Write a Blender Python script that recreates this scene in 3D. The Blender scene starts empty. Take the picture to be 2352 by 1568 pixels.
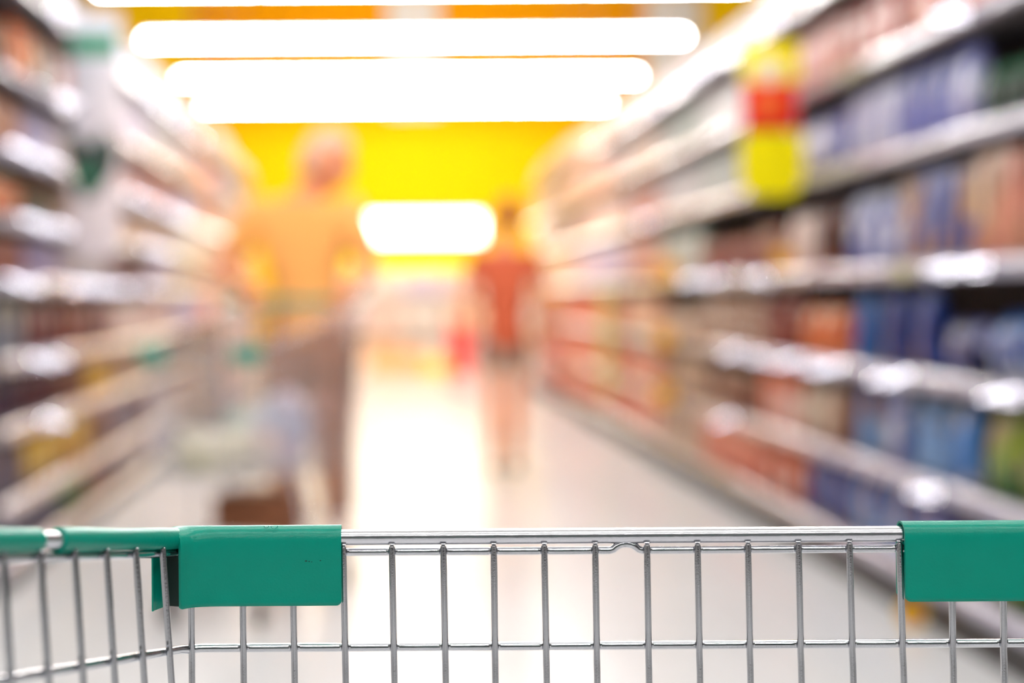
import bpy, bmesh, math, random
from mathutils import Vector, Matrix
PI = math.pi
C = bpy.context.scene.collection
sc = bpy.context.scene

# ------------------------------------------------------------------ camera, world, exposure
FPX = 2352 * 50 / 36.0            # 50 mm lens on a 36 mm wide frame, in pixels
VX, VY = 870.0, 680.0             # where the aisle runs to
CAMH = 1.05
ROLL = math.radians(0.38)
cam_d = bpy.data.cameras.new('camera')
cam = bpy.data.objects.new('camera', cam_d)
C.objects.link(cam)
cam.location = (0, 0, CAMH)
cam.rotation_euler = (Matrix.Rotation(PI / 2, 3, 'X') @ Matrix.Rotation(-ROLL, 3, 'Z')).to_euler()
cam_d.lens = 50
cam_d.sensor_width = 36
cam_d.shift_x = (1176 - VX) / 2352
cam_d.shift_y = -(784 - VY) / 2352
cam_d.clip_start = 0.01
cam_d.dof.use_dof = True
cam_d.dof.focus_distance = 0.835
cam_d.dof.aperture_fstop = 2.3
sc.camera = cam

w = bpy.data.worlds.new('world')
sc.world = w
w.use_nodes = True
w.node_tree.nodes['Background'].inputs[0].default_value = (0.9, 0.93, 1.0, 1)
w.node_tree.nodes['Background'].inputs[1].default_value = 0.1
sc.view_settings.view_transform = 'Standard'
sc.view_settings.look = 'None'
sc.view_settings.gamma = 1
sc.view_settings.use_curve_mapping = False
sc.view_settings.exposure = 0.1
sc.cycles.use_denoising = True
sc.cycles.max_bounces = 6
sc.cycles.sample_clamp_indirect = 6.0

TUBE_POWER = 88.0                 # radiance of the fluorescent tubes
TUBE_Z = 3.6
ROWS = [-2.7, -0.3, 2.1, 4.5, 6.9, 9.3, 11.73, 14.07, 16.6, 18.9]


def warm_fill(name, loc, aim, energy, col, size, spot):
    """an added warm spot near the ceiling, not a fitting of the store"""
    l = bpy.data.lights.new(name, 'SPOT')
    l.energy = energy; l.color = col; l.spot_size = math.radians(spot); l.spot_blend = 0.8
    l.shadow_soft_size = size
    o = bpy.data.objects.new(name, l)
    o.location = loc
    o.rotation_euler = (Vector(aim) - Vector(loc)).to_track_quat('-Z', 'Y').to_euler()
    C.objects.link(o)
    return o


warm_fill('added_warm_fill', (-0.2, 2.6, 3.3), (-0.45, 6.2, 1.25), 230, (1.0, 0.42, 0.10), 0.12, 34)  # unseen warm lights, added for the orange glow down the aisle
warm_fill('added_warm_fill', (0.6, 5.2, 3.3), (0.75, 9.0, 0.95), 230, (1.0, 0.40, 0.12), 0.12, 34)
warm_fill('added_warm_fill', (0.3, 9.5, 3.4), (1.6, 13.5, 0.8), 420, (1.0, 0.48, 0.22), 0.15, 60)
warm_fill('added_warm_fill', (0.1, 9.5, 3.4), (-1.3, 13.5, 1.2), 420, (1.0, 0.60, 0.30), 0.15, 60)
warm_fill('added_warm_fill', (0.3, 15.5, 3.4), (0.3, 20.3, 0.9), 650, (1.0, 0.78, 0.45), 0.15, 90)


# ------------------------------------------------------------------ helpers
def lin(r, g, b):
    f = lambda c: c / 12.92 if c <= 0.04045 else ((c + 0.055) / 1.055) ** 2.4
    return (f(r / 255), f(g / 255), f(b / 255), 1)


def P(px, py, d):
    """the point of the place seen at a pixel of the photo, d metres ahead"""
    dx, dy = px - VX, -(py - VY)
    c, s = math.cos(ROLL), math.sin(ROLL)
    x = c * dx + s * dy
    z = -s * dx + c * dy
    return Vector((x * d / FPX, d, CAMH + z * d / FPX))


_m = {}


def mat(name, col, rough=0.5, metal=0.0, emit=0.0, bump=0.0, bscale=200, spec=0.5, coat=0.0, alpha=None, noise=0.0, nscale=20):
    if name in _m:
        return _m[name]
    m = bpy.data.materials.new(name)
    m.use_nodes = True
    nt = m.node_tree
    b = nt.nodes['Principled BSDF']
    b.inputs['Base Color'].default_value = col
    b.inputs['Roughness'].default_value = rough
    b.inputs['Metallic'].default_value = metal
    b.inputs['Specular IOR Level'].default_value = spec
    b.inputs['Coat Weight'].default_value = coat
    if emit:
        b.inputs['Emission Color'].default_value = col
        b.inputs['Emission Strength'].default_value = emit
    tc = nt.nodes.new('ShaderNodeTexCoord')
    if noise:
        n = nt.nodes.new('ShaderNodeTexNoise'); n.inputs['Scale'].default_value = nscale
        n.inputs['Detail'].default_value = 4
        nt.links.new(tc.outputs['Object'], n.inputs['Vector'])
        mx = nt.nodes.new('ShaderNodeMix'); mx.data_type = 'RGBA'; mx.blend_type = 'MIX'
        mx.inputs[6].default_value = col
        mx.inputs[7].default_value = tuple(c * (1 - noise) for c in col[:3]) + (1,)
        nt.links.new(n.outputs['Fac'], mx.inputs[0])
        nt.links.new(mx.outputs[2], b.inputs['Base Color'])
    if bump:
        n = nt.nodes.new('ShaderNodeTexNoise'); n.inputs['Scale'].default_value = bscale
        nt.links.new(tc.outputs['Object'], n.inputs['Vector'])
        bp = nt.nodes.new('ShaderNodeBump'); bp.inputs['Strength'].default_value = bump
        bp.inputs['Distance'].default_value = 0.001
        nt.links.new(n.outputs['Fac'], bp.inputs['Height'])
        nt.links.new(bp.outputs['Normal'], b.inputs['Normal'])
    _m[name] = m
    return m


def print_mat(cols, sx=16, sz=9, rough=0.35):
    """printed packaging: patches of a few ink colours"""
    key = 'print_' + '_'.join('%d-%d-%d' % c for c in cols) + '_%g_%g' % (sx, sz)
    if key in _m:
        return _m[key]
    m = bpy.data.materials.new('printed_packaging')
    m.use_nodes = True
    nt = m.node_tree
    b = nt.nodes['Principled BSDF']
    b.inputs['Roughness'].default_value = rough
    tc = nt.nodes.new('ShaderNodeTexCoord')
    mp = nt.nodes.new('ShaderNodeMapping'); mp.inputs['Scale'].default_value = (sx, sx, sz)
    mp.inputs['Location'].default_value = (len(_m) * 1.37, len(_m) * 0.71, len(_m) * 0.39)
    nt.links.new(tc.outputs['Object'], mp.inputs['Vector'])
    v = nt.nodes.new('ShaderNodeTexVoronoi'); v.inputs['Scale'].default_value = 1.0
    nt.links.new(mp.outputs['Vector'], v.inputs['Vector'])
    sep = nt.nodes.new('ShaderNodeSeparateColor')
    nt.links.new(v.outputs['Color'], sep.inputs[0])
    r = nt.nodes.new('ShaderNodeValToRGB'); r.color_ramp.interpolation = 'CONSTANT'
    n = len(cols)
    # the first colour takes the larger share of the pack
    cuts = [0.0] + [0.42 + 0.58 * i / max(1, n - 1) for i in range(n - 1)]
    while len(r.color_ramp.elements) < n:
        r.color_ramp.elements.new(0.5)
    for i, e in enumerate(r.color_ramp.elements[:]):
        e.position = cuts[i]
    for i, e in enumerate(sorted(r.color_ramp.elements, key=lambda e: e.position)):
        e.color = tuple(c ** 1.15 for c in lin(*cols[i])[:3]) + (1,)
    nt.links.new(sep.outputs[0], r.inputs['Fac'])
    nt.links.new(r.outputs['Color'], b.inputs['Base Color'])
    _m[key] = m
    return m


def link(name, me, m=None, parent=None, smooth=True):
    o = bpy.data.objects.new(name, me)
    C.objects.link(o)
    if m is not None and not me.materials:
        me.materials.append(m)
    if parent is not None:
        o.parent = parent
    return o


def mesh(bm, smooth=True, sharp=35):
    me = bpy.data.meshes.new('mesh')
    bmesh.ops.recalc_face_normals(bm, faces=bm.faces)
    bm.to_mesh(me); bm.free()
    if smooth:
        me.shade_smooth()
        try:
            me.set_sharp_from_angle(angle=math.radians(sharp))
        except Exception:
            pass
    return me


def obj(name, bm, m, parent=None, smooth=True, sharp=35):
    return link(name, mesh(bm, smooth, sharp), m, parent)


def thing(name, label, cat, loc=(0, 0, 0), rz=0, group=None):
    o = bpy.data.objects.new(name, None)
    o.empty_display_size = 0.05
    C.objects.link(o)
    o.location = loc; o.rotation_euler = (0, 0, rz)
    return tag(o, label, cat, group)


def tag(o, label, cat, group=None):
    o['label'] = label; o['category'] = cat
    if group: o['group'] = group
    n = len(label.split())
    if not 4 <= n <= 16: print('LABEL LENGTH', n, label)
    return o


def struct(o):
    o['kind'] = 'structure'
    return o


def box(bm, x0, x1, y0, y1, z0, z1, bev=0.0, mi=0, seg=2):
    r = bmesh.ops.create_cube(bm, size=1)
    vs = r['verts']
    for v in vs:
        v.co = Vector((x0 + (v.co.x + .5) * (x1 - x0), y0 + (v.co.y + .5) * (y1 - y0), z0 + (v.co.z + .5) * (z1 - z0)))
    fs = list({f for v in vs for f in v.link_faces})
    for f in fs: f.material_index = mi
    if bev:
        es = list({e for v in vs for e in v.link_edges})
        r = bmesh.ops.bevel(bm, geom=es, offset=bev, segments=seg, affect='EDGES', profile=0.5)
        for f in r['faces']: f.material_index = mi


def tube(bm, pts, r, seg=10, mi=0, closed=False, caps=True):
    """round bar along a polyline, r a number or one per point"""
    pts = [Vector(p) for p in pts]
    n = len(pts)
    rs = r if isinstance(r, (list, tuple)) else [r] * n
    rings = []
    up = None
    for i, p in enumerate(pts):
        if closed:
            t = (pts[(i + 1) % n] - pts[i - 1]).normalized()
        else:
            a = pts[max(0, i - 1)]; b = pts[min(n - 1, i + 1)]
            t = (b - a).normalized()
        if up is None:
            up = Vector((0, 0, 1)) if abs(t.z) < 0.9 else Vector((1, 0, 0))
        s = t.cross(up)
        if s.length < 1e-6: s = t.orthogonal()
        s.normalize()
        up = s.cross(t).normalized()
        rings.append([bm.verts.new(p + (s * math.cos(2 * PI * k / seg) + up * math.sin(2 * PI * k / seg)) * rs[i]) for k in range(seg)])
    m = n if closed else n - 1
    for i in range(m):
        A, B = rings[i], rings[(i + 1) % n]
        for k in range(seg):
            f = bm.faces.new((A[k], A[(k + 1) % seg], B[(k + 1) % seg], B[k])); f.material_index = mi
    if caps and not closed:
        f = bm.faces.new(rings[0][::-1]); f.material_index = mi
        f = bm.faces.new(rings[-1]); f.material_index = mi


def lathe(bm, prof, seg=18, mi=0, c=(0, 0, 0), sx=1, sy=1, cap=True):
    rings = []
    for (r, z) in prof:
        rings.append([bm.verts.new((c[0] + sx * r * math.cos(2 * PI * k / seg), c[1] + sy * r * math.sin(2 * PI * k / seg), c[2] + z)) for k in range(seg)])
    for A, B in zip(rings, rings[1:]):
        for k in range(seg):
            f = bm.faces.new((A[k], A[(k + 1) % seg], B[(k + 1) % seg], B[k])); f.material_index = mi
    if cap:
        f = bm.faces.new(rings[0][::-1]); f.material_index = mi
        f = bm.faces.new(rings[-1]); f.material_index = mi


def ball(bm, c, r, sx=1, sy=1, sz=1, mi=0, u=12, v=8, rot=None):
    M = Matrix.Translation(c)
    if rot is not None: M = M @ rot.to_4x4()
    M = M @ Matrix.Diagonal((sx * r, sy * r, sz * r, 1))
    q = bmesh.ops.create_uvsphere(bm, u_segments=u, v_segments=v, radius=1, matrix=M)
    for vv in q['verts']:
        for f in vv.link_faces: f.material_index = mi


def catmull(pts, n=6):
    pts = [Vector(p) for p in pts]
    out = []
    for i in range(len(pts) - 1):
        p0 = pts[max(0, i - 1)]; p1 = pts[i]; p2 = pts[i + 1]; p3 = pts[min(len(pts) - 1, i + 2)]
        for k in range(n):
            t = k / n
            out.append(0.5 * ((2 * p1) + (p2 - p0) * t + (2 * p0 - 5 * p1 + 4 * p2 - p3) * t * t + (-p0 + 3 * p1 - 3 * p2 + p3) * t ** 3))
    out.append(pts[-1])
    return out


CHROME = mat('zinc_plated_wire', lin(205, 207, 212), 0.17, 1.0, bump=0.04, bscale=900)
CHROME.node_tree.nodes['Principled BSDF'].inputs['Roughness'].default_value = 0.12
CHROME2 = mat('zinc_plated_tube', lin(225, 226, 232), 0.22, 1.0, bump=0.10, bscale=500)
GREEN = mat('green_plastic', lin(0, 152, 130), 0.30, 0, spec=0.32, bump=0.15, bscale=700, noise=0.10, nscale=60)
BLACK = mat('black_rubber', lin(22, 22, 24), 0.6)
STEEL = mat('white_powder_coat', lin(214, 210, 216), 0.4)
SHELFM = mat('grey_shelf_coat', lin(120, 112, 114), 0.45)
RAIL = mat('clear_glossy_price_rail', lin(190, 186, 204), 0.12, coat=0.8)
KICK = mat('dark_plinth', lin(34, 30, 30), 0.5)
BACKP = mat('shelving_back_panel', lin(52, 46, 46), 0.6)

# ------------------------------------------------------------------ the setting
def floor_mat():
    m = bpy.data.materials.new('polished_floor_tiles'); m.use_nodes = True
    nt = m.node_tree; b = nt.nodes['Principled BSDF']
    tc = nt.nodes.new('ShaderNodeTexCoord')
    br = nt.nodes.new('ShaderNodeTexBrick')
    br.inputs['Color1'].default_value = lin(234, 235, 236); br.inputs['Color2'].default_value = lin(230, 231, 232)
    br.inputs['Mortar'].default_value = lin(219, 219, 218)
    br.inputs['Scale'].default_value = 1.0; br.inputs['Mortar Size'].default_value = 0.004
    br.inputs['Brick Width'].default_value = 0.6; br.inputs['Row Height'].default_value = 0.6
    br.offset = 0.0
    nt.links.new(tc.outputs['Object'], br.inputs['Vector'])
    nt.links.new(br.outputs['Color'], b.inputs['Base Color'])
    b.inputs['Roughness'].default_value = 0.22
    return m


def plane_box(name, dims, m):
    bm = bmesh.new(); box(bm, *dims)
    return struct(obj(name, bm, m, smooth=False))


XW0, XW1, YW0, YW1, ZC = -4.5, 6.2, -4.5, 22.0, 6.0
plane_box('floor', (XW0, XW1, YW0, YW1, -0.05, 0), floor_mat())
plane_box('ceiling', (XW0, XW1, YW0, YW1, ZC, ZC + 0.05), mat('ceiling_paint', lin(236, 234, 230), 0.8, noise=0.03))
plane_box('wall_left', (XW0 - 0.1, XW0, YW0, YW1, 0, ZC), mat('side_wall_paint', lin(150, 146, 142), 0.8, noise=0.04))
plane_box('wall_right', (XW1, XW1 + 0.1, YW0, YW1, 0, ZC), _m['side_wall_paint'])
plane_box('wall_near', (XW0, XW1, YW0 - 0.1, YW0, 0, ZC), mat('near_wall_paint', lin(60, 58, 58), 0.8, noise=0.05))
plane_box('wall_far', (XW0, XW1, YW1, YW1 + 0.1, 0, ZC), mat('yellow_wall_paint', lin(255, 206, 0), 0.8, spec=0.1, noise=0.02))

# orange boards high on the far wall, with white pilasters between
def far(px, py, d):
    v = P(px, py, d); return v.x, v.z


def wall_board(x0, x1, z0, z1, y, m, name, label, cat, group=None):
    bm = bmesh.new()
    box(bm, x0, x1, y - 0.05, y, z0, z1, 0.006)
    return tag(obj(name, bm, m), label, cat, group)


ORB = mat('orange_board', lin(250, 166, 0), 0.8, spec=0.1, noise=0.03)
WHT = mat('white_board', lin(240, 236, 230), 0.6, noise=0.03)
zb = 1.05 + (680 - 262) * 21.9 / FPX
wall_board(-2.85, 0.10, zb, 5.7, 21.97, ORB, 'fascia_board', 'wide orange fascia board high on the yellow wall, left of centre', 'board')
wall_board(1.02, 4.10, zb, 5.7, 21.97, ORB, 'fascia_board', 'wide orange fascia board high on the yellow wall, right of centre', 'board')
wall_board(0.16, 0.96, zb, 5.7, 21.95, WHT, 'pilaster', 'white pilaster between the two orange boards on the far wall', 'pilaster')
wall_board(4.16, 5.0, zb, 5.7, 21.95, WHT, 'pilaster', 'white pilaster at the right end of the orange boards', 'pilaster')

# bright light box on the far wall
t = thing('light_box', 'glowing white light box sign hung on the yellow far wall', 'sign', (0.64, 21.9, 0))
lx0, lz1 = far(808, 499, 21.85); lx1, lz0 = far(1105, 550, 21.85)
bm = bmesh.new(); box(bm, lx0 - .64 - .03, lx1 - .64 + .03, -0.10, 0.08, lz0 - .03, lz1 + .03, 0.01)
obj('frame', bm, STEEL, t)
bm = bmesh.new(); box(bm, lx0 - .64, lx1 - .64, -0.125, -0.101, lz0, lz1, 0.004)
obj('lit_panel', bm, mat('light_box_face', lin(255, 250, 236), 0.5, emit=9), t)


# suspended rows of fluorescent tubes
def light_row():
    t = thing('tube_light', 'x x x x', 'light')
    x0, x1 = -2.31, 3.05
    L = (x1 - x0) / 4
    bm = bmesh.new(); box(bm, x0, x1, -0.03, 0.03, 0.024, 0.040, 0.004)
    obj('housing', bm, STEEL, t)
    for k in range(4):
        bm = bmesh.new()
        a = x0 + k * L + 0.02; b = x0 + (k + 1) * L - 0.02
        tube(bm, [(a, 0, 0), (b, 0, 0)], 0.016, 12)
        obj('tube', bm, mat('lit_tube', (1.0, 0.985, 0.965, 1), 0.5, emit=TUBE_POWER), t)
    for x in (x0 + .5, x1 - .5):
        bm = bmesh.new(); tube(bm, [(x, 0, 0.038), (x, 0, ZC - TUBE_Z)], 0.003, 6)
        obj('hanging_cable', bm, STEEL, t)
    return t


def dup(root, loc=None, rz=None):
    r = root.copy(); C.objects.link(r)
    if loc is not None: r.location = loc
    if rz is not None: r.rotation_euler = (0, 0, rz)
    for ch in list(root.children):
        c = ch.copy(); C.objects.link(c); c.parent = r
        for g in list(ch.children):
            d = g.copy(); C.objects.link(d); d.parent = c
    return r


lr = light_row()
ordn = {18.9: 'farthest row of white fluorescent tubes, hung just above the yellow wall',
        16.6: 'second farthest row of white fluorescent tubes across the aisle',
        14.07: 'third farthest row of white fluorescent tubes across the aisle',
        11.73: 'row of white fluorescent tubes cut by the top of the photo'}
for i, y in enumerate(ROWS):
    o = lr if i == 0 else dup(lr)
    o.location = (0, y, TUBE_Z)
    if y in ordn:
        tag(o, ordn[y], 'light'); o['group'] = 'rows of ceiling tubes'
    else:
        tag(o, 'row of white fluorescent tubes over the aisle, above the photo', 'light', 'rows of ceiling tubes')

# ------------------------------------------------------------------ shelving
XR, XL = 1.72, -1.334
RL = [0.15, 0.457, 0.79, 1.14, 1.53, 1.875, 2.22]
LL = [0.10, 0.31, 0.585, 0.83, 1.12, 1.35, 1.60, 1.885, 2.24]
BAYW = 1.2
RY0, LY0 = 3.0, 5.0
NR, NL = 11, 9
DEP = 0.42
ORD = ['bottom', 'second', 'third', 'fourth', 'fifth', 'sixth', 'seventh', 'eighth', 'ninth']
BAYO = ['nearest', 'second', 'third', 'fourth', 'fifth', 'sixth', 'seventh', 'eighth', 'ninth', 'tenth', 'eleventh']


def bay(side, levels, top):
    """one bay, its front edge on x=0, goods reaching away along +x (side=1) or -x (side=-1)"""
    s = side
    t = thing('shelving_bay', 'x x x x', 'shelving')

    def sx(a, b): return (min(s * a, s * b), max(s * a, s * b))
    bm = bmesh.new(); box(bm, *sx(DEP, DEP + .03), 0.0, BAYW, 0.0, top, 0)
    obj('back_panel', bm, BACKP, t, smooth=False)
    for y in (0.004, BAYW - 0.034):
        bm = bmesh.new(); box(bm, *sx(DEP - .045, DEP - 0.001), y, y + 0.03, 0.0, top, 0.003)
        obj('upright', bm, STEEL, t)
    bm = bmesh.new(); box(bm, *sx(-0.004, DEP - .05), 0.0, BAYW, 0.0, levels[0] - 0.046, 0)
    obj('plinth', bm, KICK, t, smooth=False)
    for i, h in enumerate(levels):
        bm = bmesh.new(); box(bm, *sx(0.006, DEP - .046), 0.003, BAYW - 0.003, h - 0.026, h, 0.002)
        sh = obj('shelf', bm, SHELFM, t)
        bm = bmesh.new()
        # rounded, slightly tilted price rail
        prof = [(0.006, h + 0.012), (0.0, h + 0.010), (-0.009, h + 0.000), (-0.013, h - 0.016), (-0.012, h - 0.034), (-0.004, h - 0.043), (0.006, h - 0.040)]
        ra = [bm.verts.new((s * x, 0.004, z)) for x, z in prof]; rb = [bm.verts.new((s * x, BAYW - 0.004, z)) for x, z in prof]
        n = len(prof)
        for k in range(n):
            bm.faces.new((ra[k], ra[(k + 1) % n], rb[(k + 1) % n], rb[k]))
        bm.faces.new(ra); bm.faces.new(rb[::-1])
        obj('price_rail', bm, RAIL, sh)
    return t


def place_bays(side, levels, x, y0, n, top, word):
    first = bay(side, levels, top)
    for k in range(n):
        o = first if k == 0 else dup(first)
        o.location = (x, y0 + k * BAYW, 0)
        tag(o, 'tall white metal shelving, %s bay of the %s-hand run' % (BAYO[k], word), 'shelving', 'shelving bays on the %s' % word)


place_bays(1, RL, XR, RY0, NR, 2.36, 'right')
place_bays(-1, LL, XL, LY0, NL, 2.40, 'left')

# ------------------------------------------------------------------ goods
KINDS = {   # pitch along the shelf, default height
    'carton': (0.135, 0.23), 'bottle': (0.100, 0.25), 'can': (0.088, 0.12), 'jar': (0.098, 0.15),
    'pouch': (0.150, 0.21), 'packet': (0.185, 0.20), 'tub': (0.128, 0.13), 'multipack': (0.29, 0.24), 'sack': (0.27, 0.27),
    'canister': (0.115, 0.20), 'box': (0.20, 0.15), 'bag': (0.235, 0.24)}
_pm = {}


def pillow(bm, w_, d, h, seal=0.10, n=16, rows=9, mi=0, lean=0.0):
    """bag: fat in the middle, pinched flat along the top seal"""
    rings = []
    for j in range(rows):
        v = j / (rows - 1)
        z = h * v
        fat = (.70 + .30 * math.sin(min(1, v / 0.35) * PI / 2) if v < 0.4 else max(0, math.cos((v - 0.4) / 0.6 * PI / 2)) ** 0.5) if v < 1 else 0
        fat = max(0.05, fat)
        ww = w_ / 2 * (0.93 + 0.07 * math.cos((v - .5) * PI)) if v < .93 else w_ / 2
        ring = []
        for k in range(n):
            a = 2 * PI * k / n
            ca, sa = math.cos(a), math.sin(a)
            ring.append(bm.verts.new((d / 2 * fat * math.copysign(abs(ca) ** 0.62, ca) + 0.006 * math.sin(7 * a + 5 * v), ww * math.copysign(abs(sa) ** 0.5, sa), z)))
        rings.append(ring)
    for A, B in zip(rings, rings[1:]):
        for k in range(n):
            f = bm.faces.new((A[k], A[(k + 1) % n], B[(k + 1) % n], B[k])); f.material_index = mi
    bm.faces.new(rings[0][::-1]); bm.faces.new(rings[-1])


def goods_mesh(kind, cols, h):
    """returns (main mesh, [(part name, mesh)]); the pack faces both ways, depth along x, width along y"""
    key = (kind, tuple(cols), round(h, 3))
    if key in _pm: return _pm[key]
    p, _ = KINDS[kind]
    wd = p - 0.012
    pm = print_mat(cols)
    cap = mat('cap_%d_%d_%d' % cols[-1], lin(*cols[-1]), 0.35)
    body = mat('body_%d_%d_%d' % cols[0], lin(*cols[0]), 0.25)
    parts = []
    bm = bmesh.new()
    if kind == 'carton':
        box(bm, -0.035, 0.035, -wd / 2, wd / 2, 0, h, 0.002)
        main = link_mesh(bm, pm)
    elif kind == 'box':
        box(bm, -0.06, 0.06, -wd / 2, wd / 2, 0, h, 0.003)
        main = link_mesh(bm, pm)
    elif kind == 'multipack':
        n = 4
        for k in range(n):   # wrapped pack: a row of rounded fronts under film
            c = -wd / 2 + wd * (k + .5) / n
            box(bm, -0.08, 0.08, c - wd / n / 2 + 0.0005, c + wd / n / 2 - 0.0005, 0, h, 0.016, seg=3)
        box(bm, -0.07, 0.07, -wd / 2 + .01, wd / 2 - .01, 0.02, h - .02)
        main = link_mesh(bm, pm)
    elif kind == 'pouch':
        pillow(bm, wd, 0.075, h)
        main = link_mesh(bm, pm)
    elif kind in ('packet', 'bag'):
        pillow(bm, wd, 0.11, h, rows=11)
        main = link_mesh(bm, pm)
    elif kind == 'sack':
        pillow(bm, wd, 0.17, h, n=20, rows=13)
        main = link_mesh(bm, pm)
    elif kind == 'bottle':
        r = wd / 2
        lathe(bm, [(r * .86, 0), (r, .006), (r, h * .2), (r * .97, h * .22), (r * .97, h * .6), (r, h * .62), (r * .95, h * .7), (r * .55, h * .82), (r * .33, h * .88), (r * .33, h * .93)])
        main = link_mesh(bm, body)
        b2 = bmesh.new(); lathe(b2, [(r * 1.0, h * .22), (r * 1.012, h * .225), (r * 1.012, h * .595), (r * 1.0, h * .6)], cap=False)
        parts.append(('product_label', link_mesh(b2, pm)))
        b2 = bmesh.new(); lathe(b2, [(r * .38, h * .90), (r * .40, h * .905), (r * .40, h * .985), (r * .36, h)])
        parts.append(('cap', link_mesh(b2, cap)))
    elif kind == 'canister':
        r = wd / 2
        lathe(bm, [(r * .95, 0), (r, .005), (r, h * .9), (r * .97, h * .93)])
        main = link_mesh(bm, pm)
        b2 = bmesh.new(); lathe(b2, [(r * 1.02, h * .92), (r * 1.03, h * .925), (r * 1.03, h * .99), (r * .98, h)])
        parts.append(('lid', link_mesh(b2, cap)))
    elif kind == 'can':
        r = wd / 2
        tin = mat('tin_plate', lin(200, 200, 205), 0.2, 1.0)
        lathe(bm, [(r * .93, 0), (r, .004), (r * .985, .008), (r * .985, h - .008), (r, h - .004), (r * .93, h), (r * .9, h - .004)])
        main = link_mesh(bm, tin)
        b2 = bmesh.new(); lathe(b2, [(r * .99, .009), (r * 1.0, .010), (r * 1.0, h - .010), (r * .99, h - .009)], cap=False)
        parts.append(('product_label', link_mesh(b2, pm)))
    elif kind == 'jar':
        r = wd / 2
        lathe(bm, [(r * .85, 0), (r, .008), (r, h * .68), (r * .92, h * .76), (r * .76, h * .8), (r * .76, h * .84)])
        main = link_mesh(bm, body)
        b2 = bmesh.new(); lathe(b2, [(r * 1.0, h * .15), (r * 1.012, h * .155), (r * 1.012, h * .62), (r * 1.0, h * .625)], cap=False)
        parts.append(('product_label', link_mesh(b2, pm)))
        b2 = bmesh.new(); lathe(b2, [(r * .84, h * .81), (r * .86, h * .815), (r * .86, h * .985), (r * .8, h)])
        parts.append(('lid', link_mesh(b2, cap)))
    elif kind == 'tub':
        r = wd / 2
        lathe(bm, [(r * .8, 0), (r * .84, .004), (r * .96, h * .88)])
        main = link_mesh(bm, pm)
        b2 = bmesh.new(); lathe(b2, [(r * .99, h * .87), (r, h * .875), (r, h * .97), (r * .95, h)])
        parts.append(('lid', link_mesh(b2, cap)))
    _pm[key] = (main, parts)
    return _pm[key]


def link_mesh(bm, m):
    me = mesh(bm)
    me.materials.append(m)
    return me


# palettes: words for the label -> ink colours
PAL = {
    'pink': [(222, 160, 150), (206, 120, 110), (240, 222, 214), (190, 110, 100)],
    'orange-red': [(214, 88, 52), (238, 140, 90), (245, 226, 214), (190, 60, 40)],
    'salmon': [(226, 128, 98), (240, 170, 140), (248, 226, 214), (214, 90, 60)],
    'blue and tan': [(48, 82, 158), (190, 150, 118), (110, 132, 196), (34, 54, 120)],
    'bright blue': [(30, 96, 170), (90, 150, 214), (228, 232, 244), (20, 60, 130)],
    'lavender blue': [(128, 134, 200), (220, 220, 240), (80, 90, 168), (196, 186, 214)],
    'white and blue': [(214, 218, 240), (110, 124, 196), (236, 236, 246), (84, 96, 170)],
    'light blue': [(150, 184, 226), (226, 230, 242), (60, 110, 184), (178, 140, 120)],
    'dark blue': [(30, 48, 110), (70, 92, 170), (160, 160, 200), (20, 30, 80)],
    'beige': [(206, 178, 150), (232, 212, 190), (160, 110, 84), (186, 150, 122)],
    'tan and salmon': [(206, 160, 130), (222, 146, 126), (240, 214, 190), (140, 84, 60)],
    'brown': [(132, 84, 64), (176, 128, 100), (96, 56, 44), (214, 184, 160)],
    'dark brown': [(76, 40, 34), (110, 50, 40), (150, 90, 64), (50, 26, 24)],
    'dark green': [(40, 66, 44), (30, 40, 32), (120, 120, 90), (16, 96, 60)],
    'olive and brown': [(124, 116, 84), (150, 90, 54), (180, 170, 140), (70, 76, 50)],
    'green and tan': [(92, 142, 28), (176, 162, 110), (52, 104, 28), (150, 172, 44)],
    'pale green': [(190, 202, 186), (226, 228, 220), (140, 166, 138), (206, 200, 196)],
    'white': [(228, 222, 218), (244, 240, 236), (200, 180, 172), (214, 206, 214)],
    'peach': [(240, 204, 174), (246, 224, 206), (226, 168, 136), (238, 214, 190)],
    'pale pink': [(236, 208, 200), (246, 232, 226), (222, 176, 168), (240, 220, 210)],
    'maroon': [(118, 50, 58), (150, 80, 84), (206, 170, 168), (86, 36, 50)],
    'red and brown': [(140, 66, 56), (176, 96, 80), (100, 50, 44), (206, 150, 130)],
    'grey mauve': [(120, 108, 124), (150, 140, 156), (90, 70, 84), (190, 180, 196)],
    'blue grey': [(104, 122, 142), (140, 156, 170), (80, 94, 120), (176, 176, 160)],
    'dark purple': [(62, 46, 76), (96, 48, 60), (84, 84, 124), (120, 80, 80)],
    'yellow': [(240, 192, 44), (244, 214, 110), (214, 160, 30), (236, 206, 140)],
    'orange': [(238, 126, 52), (246, 176, 110), (214, 90, 30), (248, 224, 190)],
    'grey and orange': [(172, 166, 156), (222, 160, 110), (130, 130, 120), (226, 220, 214)],
    'lilac': [(206, 196, 224), (236, 230, 244), (170, 160, 206), (220, 200, 210)],
}
rnd = random.Random(5)
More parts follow.
